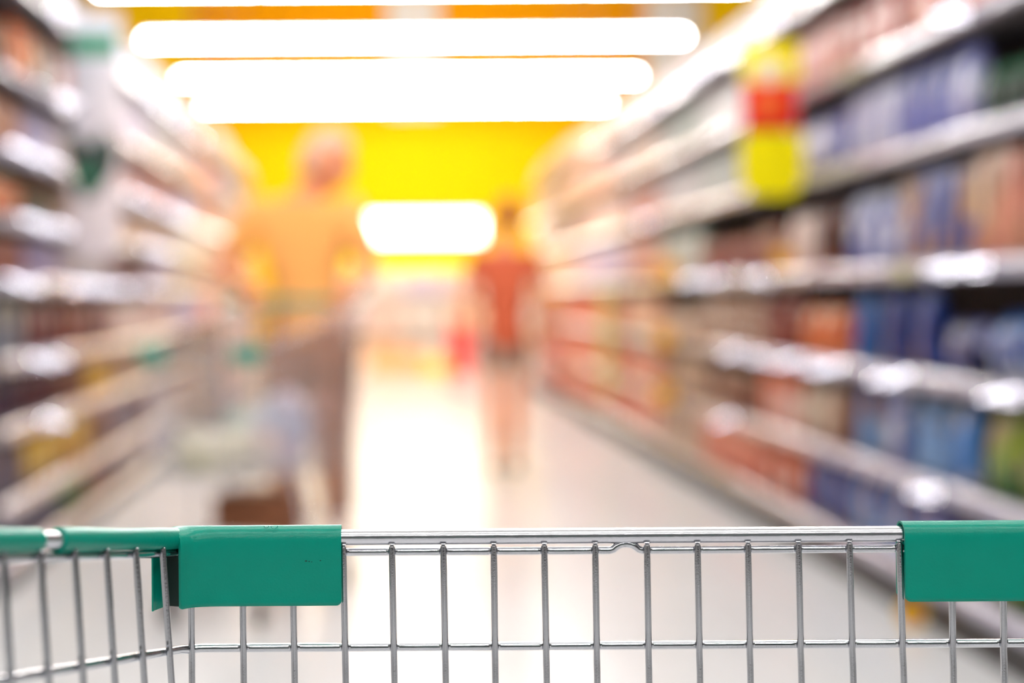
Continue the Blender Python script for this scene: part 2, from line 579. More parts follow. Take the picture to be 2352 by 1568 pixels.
RSPEC = {
    (0, 6): [('bag', 'beige', .2)], (1, 6): [('bag', 'pink', .2)], (2, 6): [('carton', 'pale pink', .22)],
    (3, 6): [('packet', 'white', .2)], (4, 6): [('packet', 'pale pink', .2)], (5, 6): [('multipack', 'peach', .2)],
    (0, 5): [('carton', 'pink', .26)], (1, 5): [('bag', 'orange-red', .27), ('pouch', 'pink', .25)], (2, 5): [('pouch', 'pink', .26)],
    (3, 5): [('pouch', 'white', .24)], (4, 5): [('bottle', 'pale green', .25)], (5, 5): [('packet', 'peach', .24)],
    (0, 4): [('jar', 'olive and brown', .17), ('jar', 'dark green', .16)], (1, 4): [('pouch', 'lavender blue', .27)],
    (2, 4): [('pouch', 'lavender blue', .22), ('carton', 'brown', .22)],
    (3, 4): [('bottle', 'pale green', .27)], (4, 4): [('bottle', 'white', .27)], (5, 4): [('bag', 'pink', .26)],
    (0, 3): [('carton', 'tan and salmon', .31)], (1, 3): [('carton', 'blue and tan', .29), ('pouch', 'white and blue', .27)],
    (2, 3): [('bottle', 'dark brown', .27), ('pouch', 'pale pink', .24), ('carton', 'red and brown', .2)],
    (3, 3): [('jar', 'red and brown', .17)], (4, 3): [('pouch', 'pale green', .27)], (5, 3): [('carton', 'pink', .28)],
    (6, 3): [('multipack', 'lilac', .31)], (7, 3): [('multipack', 'lilac', .31)], (8, 3): [('multipack', 'peach', .29)],
    (0, 2): [('sack', 'bright blue', .20)], (1, 2): [('bag', 'dark blue', .17), ('pouch', 'blue and tan', .27), ('pouch', 'blue and tan', .27), ('pouch', 'bright blue', .26)],
    (2, 2): [('pouch', 'orange', .2), ('bottle', 'red and brown', .26)], (3, 2): [('can', 'beige', .12)],
    (4, 2): [('jar', 'beige', .17)], (5, 2): [('carton', 'peach', .25)], (6, 2): [('box', 'orange-red', .2)],
    (7, 2): [('multipack', 'orange-red', .26)], (8, 2): [('multipack', 'salmon', .26)],
    (0, 1): [('bag', 'green and tan', .26)], (1, 1): [('pouch', 'bright blue', .24), ('bottle', 'light blue', .28), ('pouch', 'white and blue', .27), ('pouch', 'light blue', .27)],
    (2, 1): [('pouch', 'beige', .22), ('carton', 'orange-red', .25)], (3, 1): [('canister', 'brown', .2)],
    (4, 1): [('pouch', 'beige', .23)], (5, 1): [('box', 'salmon', .22)], (6, 1): [('box', 'orange-red', .24)],
    (7, 1): [('multipack', 'orange-red', .26)], (8, 1): [('multipack', 'salmon', .26)],
    (0, 0): [('sack', 'green and tan', .27)], (1, 0): [('sack', 'dark blue', .26), ('bag', 'light blue', .25)],
    (2, 0): [('bag', 'blue and tan', .25), ('bag', 'orange-red', .25)], (3, 0): [('carton', 'salmon', .26)],
    (4, 0): [('box', 'beige', .22)], (5, 0): [('multipack', 'salmon', .26)], (6, 0): [('multipack', 'orange-red', .26)], (7, 0): [('multipack', 'orange-red', .26)], (8, 0): [('sack', 'salmon', .26)],
    (9, 0): [('sack', 'orange-red', .26)], (9, 1): [('multipack', 'orange-red', .26)], (9, 2): [('sack', 'orange-red', .26)], (10, 1): [('sack', 'salmon', .26)], (10, 2): [('multipack', 'orange-red', .26)],
}
LSPEC = {
    (0, 8): [('bag', 'grey and orange', .2)], (1, 8): [('bag', 'white', .2)],
    (0, 7): [('jar', 'olive and brown', .17), ('pouch', 'orange', .24), ('pouch', 'grey and orange', .24)], (1, 7): [('pouch', 'pink', .24)],
    (0, 6): [('pouch', 'tan and salmon', .2), ('pouch', 'lilac', .2)], (1, 6): [('packet', 'pale pink', .2)], (2, 6): [('packet', 'pink', .2)],
    (0, 5): [('jar', 'orange', .15), ('jar', 'olive and brown', .16)], (1, 5): [('packet', 'brown', .17)], (2, 5): [('packet', 'peach', .17)],
    (0, 4): [('pouch', 'red and brown', .17), ('pouch', 'lilac', .17)], (1, 4): [('tub', 'white', .13)], (2, 4): [('packet', 'maroon', .17)],
    (0, 3): [('box', 'blue grey', .2), ('pouch', 'maroon', .21)], (1, 3): [('pouch', 'red and brown', .2), ('pouch', 'maroon', .21)], (2, 3): [('packet', 'pale pink', .2)],
    (0, 2): [('can', 'dark purple', .15), ('can', 'maroon', .15)], (1, 2): [('jar', 'brown', .16), ('jar', 'yellow', .16)], (2, 2): [('packet', 'beige', .17)],
    (0, 1): [('pouch', 'grey mauve', .2), ('pouch', 'yellow', .2)], (1, 1): [('pouch', 'yellow', .2), ('pouch', 'brown', .2)], (2, 1): [('packet', 'grey mauve', .2)],
    (0, 0): [('tub', 'grey mauve', .13)], (1, 0): [('tub', 'green and tan', .13), ('tub', 'red and brown', .13)], (2, 0): [('box', 'grey mauve', .13)],
}
FARC = ['peach', 'pale pink', 'white', 'peach', 'pale pink', 'salmon', 'beige', 'lilac']


def stock(spec, levels, side, x, y0, nb, word):
    for b in range(nb):
        for l, h in enumerate(levels):
            gap = (levels[l + 1] - h if l + 1 < len(levels) else 0.30) - 0.035
            cells = spec.get((b, l))
            if not cells:
                big = gap > 0.24
                kd = rnd.choice(['multipack', 'sack'] if big else ['box', 'packet', 'multipack'])
                hh = min(gap - 0.02, 0.26 if big else 0.2)
                cells = [(kd, rnd.choice(FARC), hh)]
            n = len(cells)
            for ci, (kind, pal, hh) in enumerate(cells):
                hh = min(hh, gap - 0.012)
                cols = [tuple(c) for c in PAL[pal]]
                var = [goods_mesh(kind, cols, hh), goods_mesh(kind, [cols[0], cols[2], cols[3], cols[1]], hh), goods_mesh(kind, [cols[1], cols[0], cols[2], cols[3]], hh)]
                pitch = KINDS[kind][0]
                a = y0 + b * BAYW + BAYW * ci / n + 0.012
                e = y0 + b * BAYW + BAYW * (ci + 1) / n - 0.012
                cnt = max(1, int((e - a) / pitch))
                st = (e - a) / cnt
                dp = {'carton': .035, 'box': .06, 'multipack': .08, 'pouch': .04, 'packet': .06, 'bag': .06, 'sack': .09}.get(kind, pitch / 2)
                layers = 2 if (kind in ('can', 'tub', 'box') and 2 * hh < gap - 0.01) else 1
                label = '%s %s on the %s shelf up, %s bay of the %s-hand shelving' % (pal, kind, ORD[l], BAYO[b], word)
                if l == 0: label = '%s %s on the bottom shelf, %s bay of the %s-hand shelving' % (pal, kind, BAYO[b], word)
                if len(label.split()) > 16: label = label.replace(' up,', ',')
                grp = '%s %s goods, %s shelf, %s bay on the %s' % (pal, kind, ORD[l], BAYO[b], word)
                vi = 0
                for i in range(cnt):
                    if rnd.random() < .5: vi = rnd.randrange(3)
                    me, parts = var[vi]
                    for q in range(layers):
                        o = bpy.data.objects.new(kind, me); C.objects.link(o)
                        o.location = (x + side * (0.040 + dp + rnd.uniform(0, .018)), a + st * (i + .5), h + 0.001 + q * (hh + 0.0012))
                        o.rotation_euler = (0, 0, rnd.uniform(-.03, .03))
                        tag(o, label, kind, grp)
                        for pn, pme in parts:
                            c = bpy.data.objects.new(pn, pme); C.objects.link(c); c.parent = o


stock(RSPEC, RL, 1, XR, RY0, NR, 'right')
stock(LSPEC, LL, -1, XL, LY0, NL, 'left')


# ------------------------------------------------------------------ signs on the shelving
def panel(parent, name, x0, x1, z0, z1, m, y=0.0, th=0.004):
    bm = bmesh.new(); box(bm, x0, x1, y - th / 2, y + th / 2, z0, z1, 0.001)
    return obj(name, bm, m, parent)


def disc(parent, name, cx, cz, r, m, y=0.0, th=0.003, n=28, axis='y'):
    bm = bmesh.new()
    pts = [(cx + r * math.cos(2 * PI * k / n), cz + r * math.sin(2 * PI * k / n)) for k in range(n)]
    if axis == 'y':
        a = [bm.verts.new((p, y - th / 2, q)) for p, q in pts]; b = [bm.verts.new((p, y + th / 2, q)) for p, q in pts]
    else:
        a = [bm.verts.new((y - th / 2, p, q)) for p, q in pts]; b = [bm.verts.new((y + th / 2, p, q)) for p, q in pts]
    bm.faces.new(a); bm.faces.new(b[::-1])
    for k in range(n): bm.faces.new((a[k], a[(k + 1) % n], b[(k + 1) % n], b[k]))
    return obj(name, bm, m, parent)


YEL = mat('yellow_card', lin(255, 236, 0), 0.7, spec=0.15, noise=0.02)
RED = mat('red_card', lin(236, 36, 30), 0.7, spec=0.15, noise=0.02)
ORC = mat('orange_card', lin(240, 110, 20), 0.5)
PALE = mat('pale_card', lin(244, 232, 200), 0.5)
WCARD = mat('white_card', lin(226, 228, 240), 0.5, noise=0.02)
GCARD = mat('green_card', lin(0, 140, 100), 0.6)
DKG = mat('dark_green_card', lin(30, 62, 56), 0.6)
BCARD = mat('dark_brown_card', lin(84, 78, 74), 0.5)

d = 5.75
t = thing('blade_sign', 'tall yellow and red promotional blade sign jutting from the right-hand shelving', 'sign', (0, d, 0))
def XZ(px, py, dd=d):
    v = P(px, py, dd); return v.x, v.z
xa, za = XZ(1702, 95); xb, zb_ = XZ(1838, 188)
panel(t, 'top_card', xa, xb, zb_, za, YEL)
disc(t, 'pale_badge', (xa + xb) / 2 - .01, (za + zb_) / 2 - .035, 0.055, PALE, -0.004)
xa, za = XZ(1708, 190); xb, zb_ = XZ(1832, 298)
panel(t, 'red_card', xa, xb, zb_, za, RED)
panel(t, 'orange_badge', xa + .05, xb - .07, zb_ + .06, za - .05, ORC, -0.004, 0.003)
xa, za = XZ(1698, 305); xb, zb_ = XZ(1848, 452)
bm = bmesh.new()   # lower card with clipped bottom corners
pts = [(xa + .02, za), (xb - .02, za), (xb, za - .06), (xb - .005, zb_ + .06), (xb - .05, zb_), (xa + .05, zb_), (xa + .005, zb_ + .05), (xa, za - .07)]
a = [bm.verts.new((p, -.002, q)) for p, q in pts]; b = [bm.verts.new((p, .002, q)) for p, q in pts]
bm.faces.new(a); bm.faces.new(b[::-1])
for k in range(len(pts)): bm.faces.new((a[k], a[(k + 1) % len(pts)], b[(k + 1) % len(pts)], b[k]))
obj('bottom_card', bm, YEL, t, smooth=False)
bm = bmesh.new(); box(bm, xa - .0, xa + .012, .003, .012, zb_ + .02, XZ(1702, 80)[1], .001); box(bm, xb - .03, XR - 0.016, .003, .012, 1.53 - .03, 1.53 - .018, .001); box(bm, xb - .03, XR - .016, .003, .012, 1.865, 1.877, .001)
box(bm, xb - .03, xb - .018, .003, .012, zb_ + .02, XZ(1702, 95)[1], .001)
obj('bracket', bm, STEEL, t)

d = 6.05
t = thing('blade_sign', 'tall white and green information sign jutting from the left-hand shelving', 'sign', (0, d, 0))
xa, za = XZ(146, 30, d); xb, zb_ = XZ(280, 590, d)
xa = max(xa, XL + .02)
panel(t, 'board', xa + .004, xb, zb_, za, WCARD)
p1 = XZ(150, 78, d)[1]; p2 = XZ(150, 130, d)[1]
panel(t, 'green_stripe', xa + .01, xb - .008, p2, p1, GCARD, -.004, .003)
q = [XZ(x, y, d) for x, y in ((146, 322), (180, 305), (210, 335), (242, 290), (270, 340), (262, 395), (218, 455), (186, 455), (164, 400))]
bm = bmesh.new()
a = [bm.verts.new((p_, -.0055, r_)) for p_, r_ in q]; b = [bm.verts.new((p_, -.0025, r_)) for p_, r_ in q]
bm.faces.new(a); bm.faces.new(b[::-1])
for k in range(len(q)): bm.faces.new((a[k], a[(k + 1) % len(q)], b[(k + 1) % len(q)], b[k]))
obj('dark_picture', bm, DKG, t, smooth=False)
x_, z_ = XZ(165, 352, d); disc(t, 'brown_picture', x_, z_, .028, BCARD, -.0065, .002)
x_, z_ = XZ(200, 408, d); disc(t, 'green_picture', x_, z_, .032, GCARD, -.0065, .002)
for k in range(9):
    zz = XZ(150, 150 + k * 17, d)[1]
    panel(t, 'text_line', xa + .03, xb - .03 - .02 * (k % 3), zz - .006, zz, mat('grey_ink', lin(180, 186, 200), .6), -.004, .002)
bm = bmesh.new(); box(bm, XL + .016, xa + .05, .003, .010, 1.87, 1.88, .001); box(bm, XL + .016, xa + .05, .003, .010, 1.335, 1.345, .001)
obj('bracket', bm, STEEL, t)


def shelf_talker(px, py, dd, r, m, label, ring=None):
    v = P(px, py, dd)
    t = thing('shelf_talker', label, 'price sign', (XR - 0.07, dd, v.z), 0, 'round shelf talkers on the right')
    disc(t, 'card', 0, 0, r, m, 0)
    disc(t, 'badge', 0.0, 0.0, r * .45, ring or ORC, -.003, .002)
    bm = bmesh.new(); box(bm, -.01, .058, .003, .008, -.006, .006, .001)
    obj('clip', bm, STEEL, t)


YT = mat('amber_card', lin(255, 200, 10), .5)
shelf_talker(1560, 618, 8.15, .062, YT, 'topmost of three yellow round shelf talkers down the right-hand shelving')
shelf_talker(1545, 775, 8.25, .060, YT, 'middle of three yellow round shelf talkers down the right-hand shelving')
shelf_talker(1545, 905, 8.25, .064, YT, 'lowest of three yellow round shelf talkers down the right-hand shelving')
shelf_talker(1835, 598, 5.80, .045, YT, 'yellow shelf talker on the rail below the yellow and red blade sign')
shelf_talker(2128, 622, 4.48, .03, mat('cream_card', lin(226, 214, 150), .5), 'small cream shelf talker on the right-hand rail near the photo edge', PALE)
shelf_talker(2142, 1408, 4.42, .045, mat('deep_yellow_card', lin(240, 190, 10), .5), 'yellow and orange talker on the lowest rail at right')

GLINTM = mat('silver_glint_plate', lin(232, 230, 245), 0.10, 1.0)  # mirror plates added on the rails to throw tube glints at the camera


def add_glint(px, lvls, side, row, w_=.09, h_=.055, word='right'):
    x = (XR - .0165) if side > 0 else (XL + .0165)
    dd = x * FPX / (px - VX)
    i, h = lvls
    p = Vector((x, dd, h - .014))
    v = (Vector((0, 0, CAMH)) - p).normalized()
    l = (Vector((.37, row, TUBE_Z)) - p).normalized()
    n = (v + l).normalized()
    bm = bmesh.new()
    box(bm, -w_ / 2, w_ / 2, -h_ / 2, h_ / 2, -.0015, .0015, .001)
    o = obj('glint_plate', bm, GLINTM)
    q = n.to_track_quat('Z', 'Y')
    o.rotation_euler = q.to_euler()
    ext = abs(h_ / 2 * (q @ Vector((0, 1, 0))).x) + abs(w_ / 2 * (q @ Vector((1, 0, 0))).x)
    o.location = (p.x - side * max(0, ext - .006), p.y, p.z)
    tag(o, 'added tilted silver glint plate on rail %s of the %s-hand shelving, counted from the floor' % (['one', 'two', 'three', 'four', 'five', 'six', 'seven', 'eight', 'nine'][i], word), 'ticket holder', 'added silver glint plates, rail %d %s' % (i + 1, word))


for px, i, row in ((1700, 2, 6.9), (1765, 2, 4.5), (1830, 2, 4.5), (1900, 2, 4.5), (1930, 2, 4.5), (2085, 2, 4.5), (1655, 3, 6.9), (1680, 1, 6.9), (2262, 3, 2.1), (1640, 6, 6.9), (2055, 2, 4.5), (2325, 2, 2.1), (2195, 3, 2.1), (1768, 3, 4.5), (1492, 4, 6.9),
                   (1510, 6, 6.9), (1585, 6, 6.9), (1620, 6, 6.9), (1775, 6, 4.5), (1790, 6, 4.5), (2150, 1, 2.1), (1600, 3, 6.9), (2215, 5, 2.1)):
    add_glint(px, (i, RL[i]), 1, row)
for px, i, row in ((62, 6, 4.5), (380, 6, 6.9), (410, 6, 6.9), (370, 5, 6.9), (265, 4, 4.5), (70, 3, 4.5), (360, 8, 6.9), (100, 2, 4.5), (325, 4, 6.9), (30, 6, 4.5), (98, 6, 4.5), (120, 5, 4.5), (60, 5, 4.5), (130, 8, 4.5), (345, 8, 6.9), (400, 8, 6.9), (300, 6, 6.9), (335, 6, 6.9),
                   (45, 4, 4.5), (20, 4, 4.5), (165, 4, 4.5), (200, 4, 4.5), (235, 4, 4.5), (105, 3, 4.5), (140, 7, 4.5), (330, 5, 6.9)):
    add_glint(px, (i, LL[i]), -1, row, word='left')

# hanging clip strip, pale green
t = thing('clip_strip', 'pale green vertical strip of hanging sachets before the orange-red goods', 'clip strip', (XR - .075, 10.3, 0))
bm = bmesh.new(); box(bm, -.012, .012, .0, .003, .33, 1.12, .001); box(bm, -.01, .033, .003, .006, 1.10, 1.112, .001)
obj('strip', bm, STEEL, t)
for k in range(7):
    bm = bmesh.new(); pillow(bm, 0.02, 0.10, 0.105, n=10, rows=6)
    o = obj('sachet', bm, mat('pale_green_sachet', lin(214, 214, 140), .4), t)
    o.location = (0, -.012, .34 + k * .108)


# ------------------------------------------------------------------ displays at the far end
EP = mat('display_white', lin(240, 226, 216), .5)
t = thing('display_shelf', 'low white display unit below the yellow wall at the aisle end', 'shelving', (0.35, 20.3, 0))
bm = bmesh.new(); box(bm, -1.9, 1.9, .35, .38, 0, 1.5); obj('back_panel', bm, EP, t, smooth=False)
for z in (.14, .62, 1.08):
    bm = bmesh.new(); box(bm, -1.9, 1.9, 0, .35, z - .03, z, .003); obj('shelf', bm, EP, t)
bm = bmesh.new(); box(bm, -1.9, 1.9, .02, .35, 0, .11); obj('plinth', bm, EP, t, smooth=False)
bm = bmesh.new(); box(bm, -1.9, 1.9, -.01, .02, 1.42, 1.62, .004); obj('header', bm, YEL, t)
for z in (.14, .62, 1.08):
    for k in range(12):
        pal = ['pale pink', 'white', 'peach', 'white', 'lilac', 'pale pink'][(k // 2 + int(z * 7)) % 6]
        me, parts = goods_mesh('multipack', [tuple(c) for c in PAL[pal]], .28)
        o = bpy.data.objects.new('multipack', me); C.objects.link(o)
        o.location = (.35 - 1.74 + k * .316, 20.3 + .1, z + .001); o.rotation_euler = (0, 0, -PI / 2)
        lv = {.14: 'bottom', .62: 'middle', 1.08: 'top'}[z]
        tag(o, '%s multipack on the %s shelf of the display at the aisle end' % (pal, lv), 'multipack', '%s packs on the %s display shelf' % (pal, lv))


def crate(px0, px1, py0, py1, dd, m, label, name='crate', cat='crate'):
    a = P(px0, py1, dd); b = P(px1, py0, dd)
    t = thing(name, label, cat, ((a.x + b.x) / 2, dd + .2, 0))
    w2 = (b.x - a.x) / 2; h = b.z
    for z0 in [i * h / 4 for i in range(4)]:
        bm = bmesh.new(); box(bm, -w2, w2, -.2, -.185, z0 + .008, z0 + h / 4 - .008, .003); box(bm, -w2, w2, .185, .2, z0 + .008, z0 + h / 4 - .008, .003)
        box(bm, -w2, -w2 + .015, -.183, .183, z0 + .008, z0 + h / 4 - .008, .003); box(bm, w2 - .015, w2, -.183, .183, z0 + .008, z0 + h / 4 - .008, .003)
        obj('board', bm, m, t)
    for sx in (-1, 1):
        for sy in (-1, 1):
            bm = bmesh.new(); box(bm, sx * (w2 - .03) - .012, sx * (w2 - .03) + .012, sy * .168 - .013, sy * .168 + .013, 0, h, .002)
            obj('corner_post', bm, m, t)
    bm = bmesh.new(); box(bm, -w2 + .018, w2 - .018, -.15, .15, .02, .035); obj('bottom', bm, m, t, smooth=False)
    return t


crate(845, 985, 806, 850, 19.4, mat('tan_wood', lin(226, 168, 110), .6, noise=.1), 'wide low tan wooden crate on the floor at the aisle end')
crate(975, 1030, 826, 852, 18.9, mat('yellow_plastic', lin(226, 206, 60), .5), 'small yellow crate on the floor beside the tan crate')
t = crate(1035, 1082, 745, 855, 18.7, mat('red_plastic', lin(226, 40, 44), .5), 'tall red slatted bin on the floor left of the walking woman', 'bin', 'bin')

# ------------------------------------------------------------------ the near shopping cart
XC = 0.1432                                   # middle line of the cart
Z_RIM = P(1420, 1229.5, .84).z
DF = 0.84                                     # how far the front frame stands
KX, KY = -0.1195, DF                          # front left corner of the rim


def side_pt(k):
    """k-th station back along the left rim, 32 mm apart"""
    if k <= 8:
        return Vector((-0.1180 - .0103 * k, DF - .030 * k, Z_RIM + .005 * k))
    j = k - 8
    return Vector((-0.2004 - .0045 * j, DF - .24 - .0315 * j, Z_RIM + .04 + .0028 * j))


def mir(v): return Vector((2 * XC - v.x, v.y, v.z))


cart = thing('shopping_cart', 'near empty wire shopping cart with green corner bumpers, in sharp focus', 'shopping cart', (XC, .35, 0))
off = Vector((XC, .35, 0))


def cobj(name, bm, m, parent=None, sharp=35):
    for v in bm.verts: v.co -= off
    return obj(name, bm, m, parent or cart, sharp=sharp)


NS = 29


def loop_path(dz, inset=0.0, lean=0.0):
    """U-shaped run of a horizontal bar: left side, front, right side, dz below the rim"""
    left = []
    for k in range(NS, -1, -1):
        p = side_pt(max(k, 0.35)).copy(); p.z -= dz; p.x += lean * dz + inset
        left.append(p)
    a = Vector((KX + .012 + lean * dz * .3, DF, Z_RIM - dz))
    mid = Vector((KX + .0035 + lean * dz * .6, DF - .003, Z_RIM - dz))
    L = left + [mid, a]
    R = [mir(p) for p in L][::-1]
    return L + R


# rim tube
bm = bmesh.new(); tube(bm, loop_path(0), .0047, 16)
cobj('rim_tube', bm, CHROME2)
# front panel: upright wires on the inner side, three horizontal ones behind them
WIRE_PX = [(438, 441), (556, 560), (671, 677), (788, 794), (900, 906), (1018, 1024), (1134, 1138), (1250, 1256), (1367, 1372), (1486, 1491), (1602, 1608), (1718, 1724), (1834, 1841), (1951, 1960), (2066, 2076), (2185, 2190), (2303, 2307)]
bm = bmesh.new()
tips = []
for (a, b) in WIRE_PX:
    p = P(a, 1252, .8363); q = P(b, 1568, .8363)
    p.z = Z_RIM - .0044
    dirv = (q - p) / (p.z - q.z)
    pts = [p + dirv * s for s in (0, .0008, .01, .055, .064, .073, .12, .2, .3, .36)]
    # the rods dip slightly where they are welded
    pts[4].y += .0006
    tube(bm, pts, [.0010, .0018] + [.00195] * 8, 12)
    for dz in (.0085, .0643):
        c = p + dirv * (dz - .0044)
        for s in (-1, 1):
            ball(bm, (c.x + s * .0024, DF - .0014, Z_RIM - dz), .0015, 1.0, 1.0, 1.25, u=8, v=6)
    ball(bm, (p.x, DF - .0042, Z_RIM - .0036), .0014, 1.5, .6, .5, u=8, v=6)
cobj('front_rod_panel', bm, CHROME)
for s in (0, 1):
    bm = bmesh.new()
    for k in range(1, NS):
        p = side_pt(k); p.z -= .0044; p.x += .0042
        pts = [Vector((p.x + .06 * d, p.y, p.z - d)) for d in (0, .0008, .02, .1, .2, .33)]
        if s: pts = [mir(v) for v in pts]
        tube(bm, pts, [.0010, .0018] + [.00195] * 4, 10)
    cobj('side_rod_panel', bm, CHROME)
names = []
for i, (dz, r) in enumerate(((.0087, .0023), (.0648, .0026), (.135, .0023), (.205, .0023), (.275, .0023), (.335, .0026))):
    pts = loop_path(dz, 0, .06)
    if i == 0:
        out = []
        for a, b in zip(pts, pts[1:]):
            out.append(a)
            if abs(a.y - DF) < 1e-6 and abs(b.y - DF) < 1e-6 and b.x - a.x > .2:
                bx = P(1437, 1255, DF).x
                for dx_, h_ in ((-.0095, 0), (-.0075, .0006), (-.0055, .0024), (-.003, .0036), (0, .0040), (.003, .0036), (.0055, .0024), (.0075, .0006), (.0095, 0)):
                    out.append(Vector((bx + dx_, DF - .0004, a.z + h_)))
        out.append(pts[-1]); pts = out
    bm = bmesh.new(); tube(bm, pts, r, 12)
    cobj('horizontal_wire', bm, CHROME)
# basket bottom
bm = bmesh.new()
zb0 = Z_RIM - .338
for k in range(0, 13):
    x = XC - .225 + .0375 * k
    tube(bm, [(x, DF - .006, zb0), (x, 0.05, zb0 + .03)], .0019, 6)
for k in range(0, 9):
    y = DF - .03 - .09 * k
    tube(bm, [(XC - .25 - .002 * k, y, zb0 + .03 * (DF - y) / .79 - .004), (XC + .25 + .002 * k, y, zb0 + .03 * (DF - y) / .79 - .004)], .0023, 6)
cobj('bottom_rod_panel', bm, CHROME)


# green corner bumpers: a folded sleeve over the rim
def bumper(mirror):
    bm = bmesh.new()
    u = Vector((-.325, -.946, .0))
    K = Vector((KX, KY, Z_RIM))
    arc = []
    S = []
    # station: (middle, inner flap, outer flap, inner drop, outer drop), the points from the corner K
    nin_side = Vector((.946, -.325, 0))
    full = .0385
    V3 = lambda x, y: Vector((x, y, 0))
    S.append((u * .0112, V3(.0038, -.0165), u * .0105 - nin_side * .0074, full - .001, full + .001))
    S.append((u * .0100, V3(.0048, -.0160), u * .0075 - nin_side * .0074, full, full + .001))
    S.append((u * .0080, V3(.0066, -.0140), u * .0040 - nin_side * .0074, full, full))
    S.append((u * .0050, V3(.0088, -.0121), u * .0000 - nin_side * .0074, full, full))
    S.append((u * .0015, V3(.0112, -.0108), V3(-.0060, .0035), full, full))
    S.append((V3(.0030, 0), V3(.0138, -.0099), V3(-.0030, .0066), full, full))
    S.append((V3(.0080, 0), V3(.0168, -.0093), V3(.0040, .0072), full, full))
    S.append((V3(.0150, 0), V3(.0205, -.0089), V3(.0140, .0072), full, full))
    for x in (.026, .034, .045, .06, .08):
        S.append((V3(x, 0), V3(x, -.0087), V3(x, .0072), full, full))
    xe = (P(785, 1290, DF).x if not mirror else 2 * XC - P(2068, 1290, DF).x) - K.x
    for f in (0, .0012, .0022, .0028, .0031):   # rounded end
        q = (f / .0031) ** 2.5
        S.append((V3(xe - .0031 + f, 0), V3(xe - .0031 + f, -.0087 + .0006 * q), V3(xe - .0031 + f, .0072), full - .0022 * q, full - .0022 * q))
    rings = []
    th = .0011
    up = Vector((0, 0, 1))
    for (c, I, O, idr, odr) in S:
        ni, no = I - c, O - c
        hi, ho = ni.normalized() * th, no.normalized() * th
        sec = [I + hi * -.4 - up * idr, I + hi * .25 - up * (idr - .0012), I + hi * .1 - up * (idr - .0026)]
        for dz in (.030, .020, .010, .002): sec.append(I - up * dz)
        for a in (20, 45, 70, 90, 110, 135, 160):
            ra = math.radians(a)
            sec.append(c + (ni if a < 90 else -no) * math.cos(ra) + up * (.0076 * math.sin(ra)))
        for dz in (.002, .012, .024, odr): sec.append(O - up * dz)
        for dz in (odr, .024, .012, .002): sec.append(O - ho - up * dz)
        for a in (150, 120, 90, 60, 30):
            ra = math.radians(a)
            sec.append(c + ((ni - hi) if a < 90 else -(no - ho)) * math.cos(ra) + up * ((.0076 - th) * math.sin(ra)))
        for dz in (.002, .010, .020, .030, idr): sec.append(I - hi * 1.6 - up * dz)
        rings.append([K + q for q in sec])
    vs = []
    for r in rings:
        vs.append([bm.verts.new(mir(p) if mirror else p) for p in r])
    m = len(vs[0])
    for A, B in zip(vs, vs[1:]):
        for k in range(m): bm.faces.new((A[k], A[(k + 1) % m], B[(k + 1) % m], B[k]))
    bm.faces.new(vs[0]); bm.faces.new(vs[-1][::-1])
    b = cobj('corner_bumper', bm, GREEN, sharp=50)
    # outer flap carries on a little round the side
    bm = bmesh.new()
    pts = []
    for s_, o_ in ((.008, .0072), (.013, .0074), (.0185, .0076), (.020, .0070)):
        c = K + u * s_ - nin_side * o_
        c2 = K + u * s_ - nin_side * (o_ - th)
        z0, z1 = Z_RIM - full - .0008, Z_RIM + .003
        pts.append([Vector((c.x, c.y, z1)), Vector((c.x, c.y, z0)), Vector((c2.x, c2.y, z0)), Vector((c2.x, c2.y, z1))])
    vs = [[bm.verts.new(mir(p) if mirror else p) for p in r] for r in pts]
    for A, B in zip(vs, vs[1:]):
        for k in range(4): bm.faces.new((A[k], A[(k + 1) % 4], B[(k + 1) % 4], B[k]))
    bm.faces.new(vs[0]); bm.faces.new(vs[-1][::-1])
    cobj('bumper_flap', bm, GREEN, sharp=50)
    # dark block added inside the fold in place of its shade
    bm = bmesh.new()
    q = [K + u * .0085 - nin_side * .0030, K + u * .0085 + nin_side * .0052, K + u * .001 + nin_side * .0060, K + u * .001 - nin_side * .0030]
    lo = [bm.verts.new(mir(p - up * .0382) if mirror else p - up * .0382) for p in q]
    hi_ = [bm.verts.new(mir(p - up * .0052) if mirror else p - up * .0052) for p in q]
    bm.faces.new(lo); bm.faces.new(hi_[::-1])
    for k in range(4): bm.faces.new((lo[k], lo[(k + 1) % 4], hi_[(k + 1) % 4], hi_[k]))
    cobj('shade_block', bm, mat('shade_dark_green', lin(4, 34, 28), .6))
    # sleeves over the side rims
    for (ka, kb) in ((-.1, 4.25), (4.85, 20)):
        bm = bmesh.new()
        n = int((kb - ka) * 3) + 2
        pts = []; rs = []
        for i in range(n):
            k = ka + (kb - ka) * i / (n - 1)
            p = side_pt(max(k, -.3)).copy()
            pts.append(p)
            e = min(i, n - 1 - i)
            rs.append(.0063 + .00025 * math.sin(k * 2.1))
        pts = [pts[0] - (pts[1] - pts[0]) * .02] + pts + [pts[-1] + (pts[-1] - pts[-2]) * .02]
        rs = [.0054] + rs + [.0054]
        if mirror: pts = [mir(p) for p in pts]
        tube(bm, pts, rs, 18)
        cobj('rim_sleeve', bm, GREEN, sharp=50)
    return b


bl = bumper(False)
br_ = bumper(True)
